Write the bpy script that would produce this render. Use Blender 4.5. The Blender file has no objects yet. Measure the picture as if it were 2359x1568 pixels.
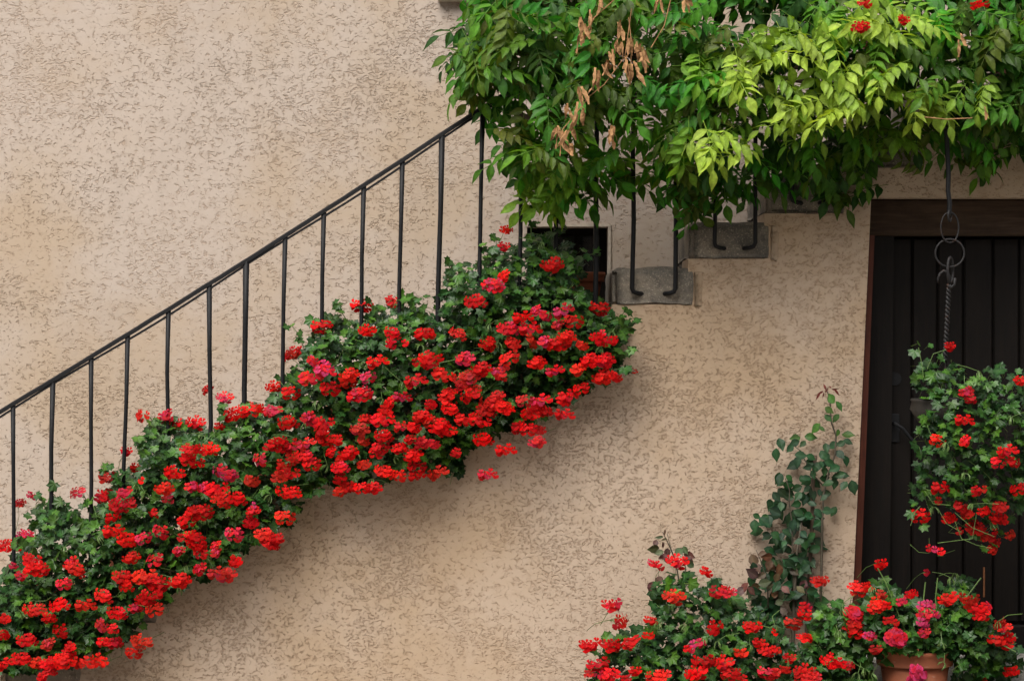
import bpy, math, random
from mathutils import Vector, Matrix, Euler
R = random.Random(7)
SC = bpy.context.scene
COL = SC.collection
rad = math.radians

# ------------------------------------------------------------------ camera, light, exposure
cam = bpy.data.cameras.new('camera'); CAM = bpy.data.objects.new('camera', cam); COL.objects.link(CAM)
CAM.location = (0, -10, 1.5); CAM.rotation_euler = (rad(90), 0, 0)
cam.sensor_width = 36; cam.lens = 85.46; cam.clip_end = 2000
SC.camera = CAM
W = bpy.data.worlds.new('World'); SC.world = W; W.use_nodes = True
wn = W.node_tree.nodes; wl = W.node_tree.links
SUN_EL, SUN_AZ = 56, 205          # azimuth clockwise from +Y (north): the sun stands behind and left of the camera
sky = wn.new('ShaderNodeTexSky'); sky.sky_type = 'NISHITA'; sky.sun_disc = False
sky.sun_elevation = rad(SUN_EL); sky.sun_rotation = rad(SUN_AZ)
sky.air_density = 1.0; sky.dust_density = 7.0; sky.ozone_density = 1.0
hs = wn.new('ShaderNodeHueSaturation'); hs.inputs['Saturation'].default_value = 0.3   # overcast: an almost grey sky
wl.new(sky.outputs[0], hs.inputs['Color']); wl.new(hs.outputs[0], wn['Background'].inputs[0])
wn['Background'].inputs[1].default_value = 0.105
sun = bpy.data.lights.new('sun', 'SUN'); SUN = bpy.data.objects.new('sun', sun); COL.objects.link(SUN)
sun.energy = 1.05; sun.angle = rad(42); sun.color = (1.0, 0.93, 0.82)
sd = Vector((math.sin(rad(SUN_AZ)) * math.cos(rad(SUN_EL)), math.cos(rad(SUN_AZ)) * math.cos(rad(SUN_EL)), math.sin(rad(SUN_EL))))
SUN.rotation_euler = sd.to_track_quat('Z', 'Y').to_euler(); SUN.location = (-4, -8, 10)
vs = SC.view_settings; vs.view_transform = 'Standard'; vs.look = 'None'; vs.gamma = 1; vs.exposure = 1.06
vs.use_curve_mapping = False
SC.cycles.max_bounces = 8; SC.cycles.diffuse_bounces = 4; SC.cycles.use_denoising = True

# ------------------------------------------------------------------ helpers
PX = 560.0
def P(px, py, y=0.0):
    "point at depth y that stands where the survey sheet (2359 x 1568 grid on the stair face) has (px, py)"
    k = (10.0 + y) / 10.0 / PX
    return Vector(((px - 1179.5) * k, y, 1.5 - (py - 784) * k))
def X(px): return (px - 1179.5) / PX
def Z(py): return 1.5 - (py - 784) / PX

def tag(o, label=None, cat=None, group=None, kind=None):
    if label: o['label'] = label
    if cat: o['category'] = cat
    if group: o['group'] = group
    if kind: o['kind'] = kind
    return o
def empty(name, loc):
    o = bpy.data.objects.new(name, None); COL.objects.link(o); o.location = loc; o.empty_display_size = .1
    return o
def origin(parent):
    v = Vector((0, 0, 0))
    while parent: v += parent.location; parent = parent.parent
    return v

class MB:
    def __init__(s): s.v = []; s.f = []; s.t = []; s.m = []
    def add(s, vs, fs, tint=(1, 0), mat=0, M=None):
        b = len(s.v)
        if M is not None: vs = [M @ Vector(v) for v in vs]
        s.v += [tuple(v) for v in vs]; s.f += [tuple(b + i for i in f) for f in fs]
        s.t += list(tint) if isinstance(tint, list) else [tint] * len(vs); s.m += [mat] * len(fs)
        return s
    def box(s, x0, x1, y0, y1, z0, z1, bev=0.0, mat=0):
        if not bev:
            v = [(x0,y0,z0),(x1,y0,z0),(x1,y1,z0),(x0,y1,z0),(x0,y0,z1),(x1,y0,z1),(x1,y1,z1),(x0,y1,z1)]
            return s.add(v, [(3,2,1,0),(4,5,6,7),(0,1,5,4),(1,2,6,5),(2,3,7,6),(3,0,4,7)], mat=mat)
        b = bev; v = []
        c = [(x0,y0,z0),(x1,y0,z0),(x1,y1,z0),(x0,y1,z0),(x0,y0,z1),(x1,y0,z1),(x1,y1,z1),(x0,y1,z1)]
        for (x, y, z) in c:
            sx = 1 if x == x0 else -1; sy = 1 if y == y0 else -1; sz = 1 if z == z0 else -1
            v += [(x, y+sy*b, z+sz*b), (x+sx*b, y, z+sz*b), (x+sx*b, y+sy*b, z)]
        a = lambda i, k: 3*i + k
        f = []
        for k, q in ((2,(3,2,1,0)),(2,(4,5,6,7)),(1,(0,1,5,4)),(0,(1,2,6,5)),(1,(2,3,7,6)),(0,(3,0,4,7))):
            f.append(tuple(a(i, k) for i in q))
        for (i, j) in ((0,1),(1,2),(2,3),(3,0),(4,5),(5,6),(6,7),(7,4),(0,4),(1,5),(2,6),(3,7)):
            d = [k for k in range(3) if c[i][k] != c[j][k]][0]
            k1, k2 = [k for k in range(3) if k != d]
            f.append((a(i,k1), a(j,k1), a(j,k2), a(i,k2)))
        for i in range(8): f.append((a(i,0), a(i,1), a(i,2)))
        return s.add(v, f, mat=mat)
    def tube(s, pts, r, n=6, tint=(1, 0), mat=0, cap=True):
        pts = [Vector(p) for p in pts]; rs = r if isinstance(r, (list, tuple)) else [r] * len(pts)
        v = []; f = []; up = None
        for i, p in enumerate(pts):
            d = (pts[min(i+1, len(pts)-1)] - pts[max(i-1, 0)]).normalized()
            if up is None: up = d.orthogonal().normalized()
            up = (up - d * up.dot(d)).normalized() if (up - d * up.dot(d)).length > 1e-5 else d.orthogonal().normalized()
            w = d.cross(up)
            for k in range(n):
                a = 2 * math.pi * k / n
                v.append(p + (up * math.cos(a) + w * math.sin(a)) * rs[i])
        for i in range(len(pts) - 1):
            for k in range(n):
                f.append((i*n+k, i*n+(k+1) % n, (i+1)*n+(k+1) % n, (i+1)*n+k))
        if cap: f += [tuple(range(n))[::-1], tuple(range((len(pts)-1)*n, len(pts)*n))]
        return s.add(v, f, tint, mat)
    def lathe(s, prof, n=32, c=(0, 0, 0), mat=0):
        v = []; f = []; m = len(prof)
        for k in range(n):
            a = 2 * math.pi * k / n
            for (r, z) in prof: v.append((c[0] + r*math.cos(a), c[1] + r*math.sin(a), c[2] + z))
        for k in range(n):
            k2 = (k + 1) % n
            for i in range(m - 1): f.append((k*m+i, k2*m+i, k2*m+i+1, k*m+i+1))
        return s.add(v, f, mat=mat)
    def mesh(s, name, mats, smooth=False):
        me = bpy.data.meshes.new(name); me.from_pydata(s.v, [], s.f)
        at = me.attributes.new('tint', 'FLOAT_VECTOR', 'POINT')
        at.data.foreach_set('vector', [c for t in s.t for c in (t[0], t[1], 0)])
        for m in (mats if isinstance(mats, (list, tuple)) else [mats]): me.materials.append(m)
        me.polygons.foreach_set('material_index', s.m)
        if smooth: me.polygons.foreach_set('use_smooth', [True] * len(s.f))
        me.update(); return me
    def build(s, name, mats, parent=None, smooth=False, color=None):
        o = bpy.data.objects.new(name, s.mesh(name, mats, smooth)); COL.objects.link(o)
        if parent: o.parent = parent; o.location = -origin(parent)
        if color: o.color = color
        return o
def place(me, name, M, parent, color=None):
    o = bpy.data.objects.new(name, me); COL.objects.link(o); o.parent = parent
    M = M.copy(); M.translation = M.translation - origin(parent); o.matrix_local = M
    if color: o.color = color
    return o

# ------------------------------------------------------------------ materials
def mat(name):
    m = bpy.data.materials.new(name); m.use_nodes = True; nt = m.node_tree
    return m, nt, nt.nodes['Principled BSDF'], nt.nodes, nt.links
def N(nt, typ, **kw):
    n = nt.nodes.new('ShaderNode' + typ)
    for k, v in kw.items():
        if hasattr(n, k) and k not in n.inputs.keys(): setattr(n, k, v)
        else: n.inputs[k.replace('_', ' ')].default_value = v
    return n
def noise(nt, vec, scale, detail=2, rough=.5, dist=0):
    n = N(nt, 'TexNoise'); n.inputs['Scale'].default_value = scale; n.inputs['Detail'].default_value = detail
    n.inputs['Roughness'].default_value = rough; n.inputs['Distortion'].default_value = dist
    if vec: nt.links.new(vec, n.inputs['Vector'])
    return n.outputs[0]
def mth(nt, op, a, b=None, c=None, clamp=False):
    n = nt.nodes.new('ShaderNodeMath'); n.operation = op; n.use_clamp = clamp
    for i, q in enumerate((a, b, c)):
        if q is None: continue
        if isinstance(q, (int, float)): n.inputs[i].default_value = q
        else: nt.links.new(q, n.inputs[i])
    return n.outputs[0]
def ramp(nt, val, a, b, lo=0, hi=1):
    n = nt.nodes.new('ShaderNodeMapRange'); n.inputs[1].default_value = a; n.inputs[2].default_value = b
    n.inputs[3].default_value = lo; n.inputs[4].default_value = hi; n.interpolation_type = 'SMOOTHSTEP'
    nt.links.new(val, n.inputs[0]); return n.outputs[0]
def mix(nt, f, a, b, mode='MIX'):
    n = nt.nodes.new('ShaderNodeMix'); n.data_type = 'RGBA'; n.blend_type = mode
    if isinstance(f, (int, float)): n.inputs[0].default_value = f
    else: nt.links.new(f, n.inputs[0])
    for i, q in ((6, a), (7, b)):
        if isinstance(q, tuple): n.inputs[i].default_value = q + (1,) if len(q) == 3 else q
        else: nt.links.new(q, n.inputs[i])
    return n.outputs[2]
def bump(nt, h, strength, dist, bsdf):
    n = nt.nodes.new('ShaderNodeBump'); n.inputs['Strength'].default_value = strength; n.inputs['Distance'].default_value = dist
    nt.links.new(h, n.inputs['Height']); nt.links.new(n.outputs[0], bsdf.inputs['Normal'])
def coords(nt, sx=1, sy=1, sz=1, off=(0, 0, 0)):
    t = nt.nodes.new('ShaderNodeTexCoord'); mp = nt.nodes.new('ShaderNodeMapping')
    mp.inputs['Scale'].default_value = (sx, sy, sz); mp.inputs['Location'].default_value = off
    nt.links.new(t.outputs['Object'], mp.inputs['Vector']); return mp.outputs[0]

def stucco(name, base, ochre, pit, fine=1.0, off=(0, 0, 0), depth=.0042, pit_shade=1.0):
    "roughcast trowelled flat: smooth islands between fine crumbly, dragged hollows"
    m, nt, b, n, l = mat(name)
    v = coords(nt, .85, 1, 1.15, off)
    big = noise(nt, v, 2.6 * fine, 3, .6)
    isl = noise(nt, v, 24 * fine, 2, .5)
    cr = noise(nt, v, 150 * fine, 2, .6)
    cr2 = noise(nt, v, 72 * fine, 2, .55, .5)
    zone = ramp(nt, mth(nt, 'ADD', mth(nt, 'MULTIPLY', isl, .6), mth(nt, 'MULTIPLY', big, .4)), .40, .60)    # 1 where the trowel left it smooth
    q = mth(nt, 'ADD', mth(nt, 'MULTIPLY', cr, .3), mth(nt, 'MULTIPLY', cr2, .7))
    thr = ramp(nt, zone, 0, 1, .515, .415)
    d = mth(nt, 'SUBTRACT', thr, q, clamp=True)                            # depth below the trowelled face
    pit_ = ramp(nt, d, .0, .11)
    rel = ramp(nt, noise(nt, v, 1.1, 2, .5), .35, .65, .6, 1.3)
    bump(nt, mth(nt, 'MULTIPLY', mth(nt, 'MINIMUM', d, .12), mth(nt, 'MULTIPLY', rel, -6.0)), 1.0, depth, b)
    v2 = coords(nt, 1, 1, 1, off)
    c = mix(nt, ramp(nt, noise(nt, v2, 1.0, 5, .62), .42, .66), base, ochre)
    c = mix(nt, ramp(nt, noise(nt, coords(nt, 1.4, 1, .45, (3, 0, 5)), 2.0, 5, .65), .5, .78, 0, .38), c, tuple(x * .76 for x in base))
    c = mix(nt, mth(nt, 'MULTIPLY', pit_, .36 * pit_shade), c, pit)  # hollows darkened in the colour, painting in their small shadows
    c = mix(nt, ramp(nt, zone, 0, 1, .12, 0), c, pit)
    l.new(c, b.inputs['Base Color']); b.inputs['Roughness'].default_value = .92; b.inputs['Specular IOR Level'].default_value = .2
    return m
M_BACK = stucco('render_house', (.46, .39, .335), (.425, .335, .25), (.27, .185, .115), 1.15)
M_SIDE = stucco('render_stair', (.465, .365, .28), (.42, .31, .21), (.235, .145, .08), 1.3, (5, 0, 2), .0042, 1.1)

def stone(name, c1, c2, sc=30):
    m, nt, b, n, l = mat(name); v = coords(nt)
    a = noise(nt, v, 5, 6, .7); g = noise(nt, v, 160, 2, .6); g2 = noise(nt, v, sc, 4, .6)
    c = mix(nt, ramp(nt, a, .35, .7), c1, c2)
    c = mix(nt, ramp(nt, g, .55, .75, 0, .55), c, tuple(min(1, x * 2.3) for x in c2))
    c = mix(nt, ramp(nt, g2, .5, .75, 0, .6), c, tuple(x * .5 for x in c1))
    l.new(c, b.inputs['Base Color']); b.inputs['Roughness'].default_value = .85
    bump(nt, mth(nt, 'ADD', g2, mth(nt, 'MULTIPLY', g, .5)), .8, .006, b); return m
M_STEP = stone('step_stone', (.085, .078, .067), (.24, .205, .16))
M_STEP2 = stone('step_stained', (.13, .105, .08), (.23, .19, .145))
M_SILL = stone('sill_stone', (.42, .38, .31), (.5, .46, .38))
M_DOORSTEP = stone('doorstep_stone', (.2, .19, .17), (.33, .31, .28))

def iron(name, c=(.0045, .005, .0065), rust=0.0):
    m, nt, b, n, l = mat(name); v = coords(nt)
    a = noise(nt, v, 60, 3, .6)
    l.new(mix(nt, ramp(nt, a, .55, .75, 0, rust), c, (.09, .035, .015)), b.inputs['Base Color'])
    b.inputs['Roughness'].default_value = .6; b.inputs['Specular IOR Level'].default_value = .3
    bump(nt, a, .35, .004, b); return m
M_IRON = iron('black_painted_iron'); M_RUST = iron('rusty_iron', (.014, .0135, .0145), .5)

def wood(name, c1, c2, rough=.6, vertical=True):
    m, nt, b, n, l = mat(name)
    v = coords(nt, 14 if vertical else 1.2, 14, 1.0 if vertical else 14)
    a = noise(nt, v, 4, 5, .65, .4); s = noise(nt, coords(nt, 3, 3, 3), 3, 4, .6)
    c = mix(nt, ramp(nt, a, .35, .7), c1, c2); c = mix(nt, ramp(nt, s, .45, .75, 0, .5), c, tuple(x * .45 for x in c1))
    l.new(c, b.inputs['Base Color']); b.inputs['Roughness'].default_value = rough; b.inputs['Specular IOR Level'].default_value = .2; bump(nt, a, .5, .004, b); return m
M_DOOR = wood('dark_stained_boards', (.0032, .0021, .0016), (.0062, .0039, .0027))
M_FRAME = wood('red_brown_frame', (.045, .012, .007), (.07, .02, .011), .5)
M_LINTEL = wood('shade_toned_lintel', (.04, .026, .018), (.066, .044, .030), .9, False)  # rendered recess over the door, its shade put into the dark colour
M_SHUT = wood('brown_painted_boards', (.045, .015, .01), (.07, .024, .014))

def plain(name, c, rough=.6, spec=.5, var=.25):
    m, nt, b, n, l = mat(name); a = noise(nt, coords(nt), 25, 4, .6)
    l.new(mix(nt, ramp(nt, a, .3, .7), tuple(x * (1 - var) for x in c), tuple(x * (1 + var) for x in c)), b.inputs['Base Color'])
    b.inputs['Roughness'].default_value = rough; b.inputs['Specular IOR Level'].default_value = spec; return m
M_INSIDE = plain('dark_interior', (.012, .012, .013), .9)
M_CURTAIN = plain('grey_curtain', (.07, .075, .085), .8)
M_SOIL = plain('potting_soil', (.03, .02, .013), .95)
M_PLASTER = plain('pale_plaster_edge', (.42, .36, .29), .9)
M_SCRATCH = plain('bare_wood_scratch', (.20, .075, .025), .8)
M_BOWL = plain('dark_basket_bowl', (.022, .02, .017), .6)
def glass():
    m, nt, b, n, l = mat('window_glass'); b.inputs['Base Color'].default_value = (.03, .034, .04, 1)
    b.inputs['Roughness'].default_value = .08; b.inputs['Alpha'].default_value = .55; return m
M_GLASS = glass()
def terracotta():
    m, nt, b, n, l = mat('terracotta'); v = coords(nt)
    a = noise(nt, v, 9, 5, .65); w = noise(nt, coords(nt, 1, 1, 3), 22, 4, .6)
    c = mix(nt, ramp(nt, a, .35, .7), (.30, .085, .035), (.24, .075, .035))
    c = mix(nt, ramp(nt, w, .62, .78, 0, .5), c, (.42, .27, .2))
    l.new(c, b.inputs['Base Color']); b.inputs['Roughness'].default_value = .8; bump(nt, a, .3, .006, b); return m
M_POT = terracotta()

def foliage(name, rough=.42, spec=.45, trans=.22, vein=True):
    "leaf: colour of the object, times the tint stored at its points"
    m, nt, b, n, l = mat(name)
    oi = n.new('ShaderNodeObjectInfo'); at = n.new('ShaderNodeAttribute'); at.attribute_name = 'tint'
    sx = n.new('ShaderNodeSeparateXYZ'); l.new(at.outputs['Vector'], sx.inputs[0])
    gm = n.new('ShaderNodeNewGeometry')
    nz = noise(nt, gm.outputs['Position'], 60, 3, .6)
    k = mth(nt, 'MULTIPLY', sx.outputs[0], ramp(nt, nz, .3, .7, .78, 1.2))
    vm = n.new('ShaderNodeVectorMath'); vm.operation = 'SCALE'
    l.new(oi.outputs['Color'], vm.inputs[0]); l.new(k, vm.inputs['Scale'])
    c = mix(nt, sx.outputs[1], vm.outputs[0], (.22, .30, .09))
    l.new(c, b.inputs['Base Color']); b.inputs['Roughness'].default_value = rough; b.inputs['Specular IOR Level'].default_value = spec
    tr = n.new('ShaderNodeBsdfTranslucent')
    tc = mix(nt, 1.0, c, (1.5, 1.35, .5), 'MULTIPLY'); l.new(tc, tr.inputs[0])
    ms = n.new('ShaderNodeMixShader'); ms.inputs[0].default_value = trans
    l.new(b.outputs[0], ms.inputs[1]); l.new(tr.outputs[0], ms.inputs[2]); l.new(ms.outputs[0], n['Material Output'].inputs[0])
    return m
M_LEAF = foliage('geranium_leaf', .42, .32, .16)
M_WIST = foliage('wisteria_leaf', .5, .25, .38)
M_ROSE = foliage('rose_leaf', .5, .25, .12)
def petal():
    m, nt, b, n, l = mat('geranium_petal')
    oi = n.new('ShaderNodeObjectInfo'); at = n.new('ShaderNodeAttribute'); at.attribute_name = 'tint'
    sx = n.new('ShaderNodeSeparateXYZ'); l.new(at.outputs['Vector'], sx.inputs[0])
    pk = mth(nt, 'SUBTRACT', mth(nt, 'ADD', sx.outputs[1], mth(nt, 'MULTIPLY', oi.outputs['Alpha'], 1.2)), 1.0, clamp=True)
    c = mix(nt, mth(nt, 'MULTIPLY', pk, 1.15, clamp=True), oi.outputs['Color'], (.58, .045, .15))
    vm = n.new('ShaderNodeVectorMath'); vm.operation = 'SCALE'; l.new(c, vm.inputs[0]); l.new(sx.outputs[0], vm.inputs['Scale'])
    l.new(vm.outputs[0], b.inputs['Base Color']); b.inputs['Roughness'].default_value = .6; b.inputs['Specular IOR Level'].default_value = .12
    tr = n.new('ShaderNodeBsdfTranslucent'); l.new(vm.outputs[0], tr.inputs[0])
    ms = n.new('ShaderNodeMixShader'); ms.inputs[0].default_value = .3
    l.new(b.outputs[0], ms.inputs[1]); l.new(tr.outputs[0], ms.inputs[2]); l.new(ms.outputs[0], n['Material Output'].inputs[0])
    return m
M_PETAL = petal()
M_STALK = plain('green_stalk', (.085, .15, .035), .6)
M_BARK = plain('vine_bark', (.075, .05, .032), .9)
M_CANE = plain('rose_cane', (.055, .045, .028), .7)
M_DEAD = plain('withered_leaf', (.30, .165, .075), .8, .2, .35)
def ground_mat():
    m, nt, b, n, l = mat('courtyard_gravel'); v = coords(nt)
    a = noise(nt, v, 1.5, 4, .6); g = noise(nt, v, 70, 3, .6)
    c = mix(nt, ramp(nt, a, .3, .7), (.20, .18, .15), (.27, .24, .20)); c = mix(nt, ramp(nt, g, .4, .7, 0, .6), c, (.1, .09, .08))
    l.new(c, b.inputs['Base Color']); b.inputs['Roughness'].default_value = .95; bump(nt, g, .8, .01, b); return m
M_GROUND = ground_mat()

UMBELS_STAIR = [(72,1140,26,6),(44,1160,26,2),(56,1232,38,8),(21,1259,53,1),(182,1137,50,5),(244,1100,44,2),(237,1141,44,2),(286,1132,38,4),(282,1162,56,2),(309,1075,24,0),(288,1038,26,5),(326,1109,15,0),(331,959,47,1),(382,962,53,6),(408,974,32,2),(454,974,47,1),(477,897,24,1),(519,915,38,6),(504,980,18,0),(544,953,56,0),(588,944,50,0),(629,947,44,4),(666,971,47,0),(632,889,38,0),(664,821,38,2),(668,906,44,0),(488,1033,41,0),(444,1038,50,0),(441,1062,47,0),(404,1088,44,0),(376,1124,41,0),(389,1147,29,8),(357,1182,21,0),(511,1083,44,8),(527,1094,35,7),(441,1121,29,6),(467,1122,26,7),(497,1127,47,2),(517,1153,53,0),(549,1147,44,0),(579,1109,32,0),(602,1059,44,6),(635,1024,56,0),(673,1030,44,2),(664,1059,50,0),(664,1088,47,1),(641,1100,32,0),(664,1132,50,0),(253,1191,41,0),(259,1224,47,0),(291,1244,47,0),(329,1241,38,6),(372,1226,44,4),(458,1177,56,0),(429,1200,47,0),(438,1241,56,0),(455,1256,35,0),(576,1203,32,3),(608,1232,44,2),(655,1194,47,0),(626,1241,53,0),(541,1232,47,6),(585,1165,12,7),(582,1177,18,2),(69,1290,44,1),(82,1310,50,0),(47,1325,26,5),(32,1304,24,5),(159,1296,32,4),(173,1313,44,0),(147,1346,38,5),(300,1284,35,0),(358,1293,47,4),(282,1331,47,0),(294,1348,41,0),(332,1328,47,0),(356,1340,59,0),(411,1337,47,0),(341,1375,53,0),(311,1401,24,4),(357,1406,44,0),(241,1372,44,2),(194,1395,44,0),(138,1395,47,0),(79,1404,50,1),(112,1425,21,0),(9,1425,21,0),(270,1410,44,2),(235,1442,32,6),(262,1448,24,4),(235,1479,26,1),(262,1481,32,2),(141,1454,47,0),(62,1475,44,1),(6,1463,26,0),(109,1484,32,3),(160,1489,24,0),(147,1510,44,0),(328,1478,50,0),(309,1504,41,0),(191,1528,47,0),(232,1522,47,0),(50,1519,44,0),(85,1525,35,0),(141,1522,53,0),(9,1531,38,0),(115,1548,26,2),(97,1557,26,1),(109,1531,35,2),(411,1269,26,4),(464,1275,35,3),(494,1272,24,5),(497,1257,18,3),(460,1310,32,3),(497,1319,41,2),(520,1325,44,4),(541,1293,32,0),(623,1254,41,0),(714,872,47,3),(747,859,43,8),(802,864,43,0),(804,880,39,0),(847,870,35,7),(761,896,47,1),(828,908,53,3),(706,960,31,5),(718,970,31,5),(745,974,41,2),(759,1009,57,0),(740,992,31,0),(706,1023,37,4),(704,1050,39,3),(718,1070,43,1),(785,1078,39,3),(785,1103,33,0),(800,1043,43,0),(763,1041,20,0),(779,1060,23,1),(800,1123,33,0),(834,1125,35,0),(859,1123,35,1),(781,1133,20,0),(828,988,41,3),(843,966,27,0),(881,968,45,2),(885,947,31,0),(920,984,37,2),(836,1017,23,0),(926,913,39,4),(896,927,27,0),(957,880,47,1),(886,1003,41,0),(877,1031,41,2),(869,1045,39,1),(920,1033,29,0),(953,986,29,0),(965,960,31,1),(945,1011,23,0),(969,1021,27,3),(951,1049,41,0),(961,1076,43,0),(922,1096,39,0),(886,1088,43,0),(839,1072,29,0),(957,1094,35,0),(1071,826,43,7),(985,826,59,1),(1021,865,45,1),(1075,871,51,2),(1107,849,45,0),(1150,853,37,7),(1175,826,45,1),(1236,836,41,0),(1277,853,37,4),(1158,865,29,4),(1064,889,31,2),(1030,910,41,1),(1032,932,39,0),(1085,912,47,0),(1091,900,37,0),(1040,943,39,0),(1132,932,59,1),(1120,947,45,0),(1160,941,45,0),(1142,916,39,2),(1207,924,39,3),(1244,924,45,5),(1236,939,39,1),(1224,955,39,0),(1257,949,27,1),(1105,969,45,0),(1069,969,39,0),(993,973,39,0),(1011,983,49,0),(1030,992,41,0),(974,959,39,0),(1116,1010,45,0),(1163,1037,43,0),(1197,986,45,1),(1218,990,43,1),(1244,992,27,1),(1236,1018,35,5),(1122,1094,41,3),(1303,916,47,1),(1301,955,41,1),(1052,1043,18,4),(999,1024,23,4),(974,1020,33,5),(1009,1090,45,0),(991,932,22,2),(1138,658,51,5),(1098,695,48,1),(1160,636,29,0),(1056,772,40,0),(1122,792,46,0),(1171,759,48,4),(1202,730,42,0),(1219,757,48,2),(1235,715,26,7),(1255,728,29,6),(1294,717,46,6),(1321,742,46,1),(1285,748,24,4),(1378,708,48,0),(1217,788,48,0),(1252,786,31,7),(1288,790,51,0),(1305,775,40,0),(1391,779,53,2),(1182,792,33,1),(988,766,33,0),(1341,797,18,0),(1360,830,44,0),(1391,830,48,3),(1389,867,48,0),(1330,850,33,0),(1420,869,18,0),(1460,852,46,0),(1341,896,35,0),(1296,924,40,0),(739,752,47,0),(832,703,49,0),(846,760,39,0),(905,693,33,3),(907,766,37,2),(901,791,29,6),(934,789,14,5),(975,769,39,0),(680,807,31,4),(670,818,37,0),(868,836,45,0),(746,844,45,8),(721,832,18,6),(1167,529,22,0),(1161,566,18,3),(1271,607,49,1)]
UMBELS_BASKET = [(2187,797,18,0),(2228,902,18,5),(2241,918,18,4),(2222,969,38,0),(2159,1015,35,0),(2223,1016,26,2),(2353,875,21,0),(2323,1040,41,1),(2300,1066,35,3),(2335,1065,29,0),(2350,1128,38,0),(2164,1125,44,0),(2164,1151,15,2),(2251,1131,18,2),(2267,1125,9,3),(2122,1189,47,0),(2214,1169,29,1),(2229,1184,21,1),(2188,1194,29,0),(2269,1178,26,0),(2308,1169,32,2),(2304,1195,32,1),(2244,1207,21,0),(2252,1218,45,2),(2291,1245,27,1),(2288,1264,27,0),(2330,1232,24,0),(2267,1236,24,1),(2215,1223,15,4),(2143,1261,9,4),(2155,1267,12,5),(2172,1270,15,3),(2297,1224,12,4)]
UMBELS_POT = [(2135,1318,24,4),(2101,1368,24,1),(2185,1378,45,1),(2232,1382,48,0),(2252,1400,42,1),(2270,1400,33,5),(2264,1418,36,0),(2137,1397,33,9),(2134,1415,33,7),(2155,1413,24,7),(2128,1433,33,10),(2131,1457,21,5),(2076,1469,27,5),(2306,1433,30,1),(2315,1445,36,2),(2324,1469,33,0),(2297,1475,33,0),(2321,1484,27,0),(2333,1545,33,0),(2267,1566,12,0),(2114,1554,48,10),(2079,1385,18,7),(2027,1298,32,0),(1986,1356,54,1),(2018,1383,27,0),(2021,1400,44,0),(2038,1392,17,0),(2033,1367,17,1),(1967,1417,42,4),(1964,1444,49,1),(1972,1461,29,0),(2006,1466,17,7),(2018,1494,22,2),(2051,1427,17,3),(2066,1435,10,1),(2065,1471,47,5)]
UMBELS_BED = [(1888,1341,39,0),(1857,1395,29,3),(1857,1414,37,0),(1827,1436,39,0),(1788,1456,15,0),(1854,1473,34,0),(1788,1498,24,0),(1820,1515,27,0),(1920,1522,51,1),(1955,1534,22,2),(1859,1547,49,0),(1864,1564,54,1),(1810,1542,22,1),(1788,1552,29,3),(1506,1297,19,6),(1524,1306,14,5),(1562,1294,48,2),(1629,1316,31,0),(1555,1376,48,0),(1668,1367,55,2),(1408,1395,45,4),(1423,1429,48,2),(1499,1429,17,0),(1494,1463,21,0),(1357,1487,45,1),(1406,1489,48,0),(1456,1481,45,0),(1377,1528,48,1),(1360,1551,21,5),(1405,1556,48,2),(1463,1544,21,0),(1519,1558,51,1),(1441,1563,21,2),(1644,1446,48,0),(1732,1446,41,0),(1588,1494,21,3),(1608,1482,31,8),(1619,1520,48,0),(1608,1549,48,0),(1672,1525,45,2),(1692,1551,55,1),(1706,1503,31,0),(1749,1479,17,0),(1769,1498,41,1),(1768,1549,41,2)]
UMBELS_LANDING = [(1982,62,38,0),(1994,3,32,0),(2082,44,18,0),(2253,9,26,0),(2273,7,12,0)]
WITHERED = [(1343,65),(1340,91),(1363,50),(1389,12),(1426,68),(1417,118),(1405,141),(1402,165),(1382,176),(1373,194),(1449,109),(1449,150),(1449,176),(1461,179),(1335,223),(1302,256),(1332,259),(1291,311),(1293,338),(1308,350),(1314,317),(1411,309),(1417,317),(1520,12),(1576,6),(1473,118),(1476,144),(2269,253),(2211,88),(2217,112)]

# ------------------------------------------------------------------ the place
g = MB(); g.add([(-400, -400, 0), (400, -400, 0), (400, 400, 0), (-400, 400, 0)], [(0, 1, 2, 3)])
tag(g.build('ground', M_GROUND), kind='structure')

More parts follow.
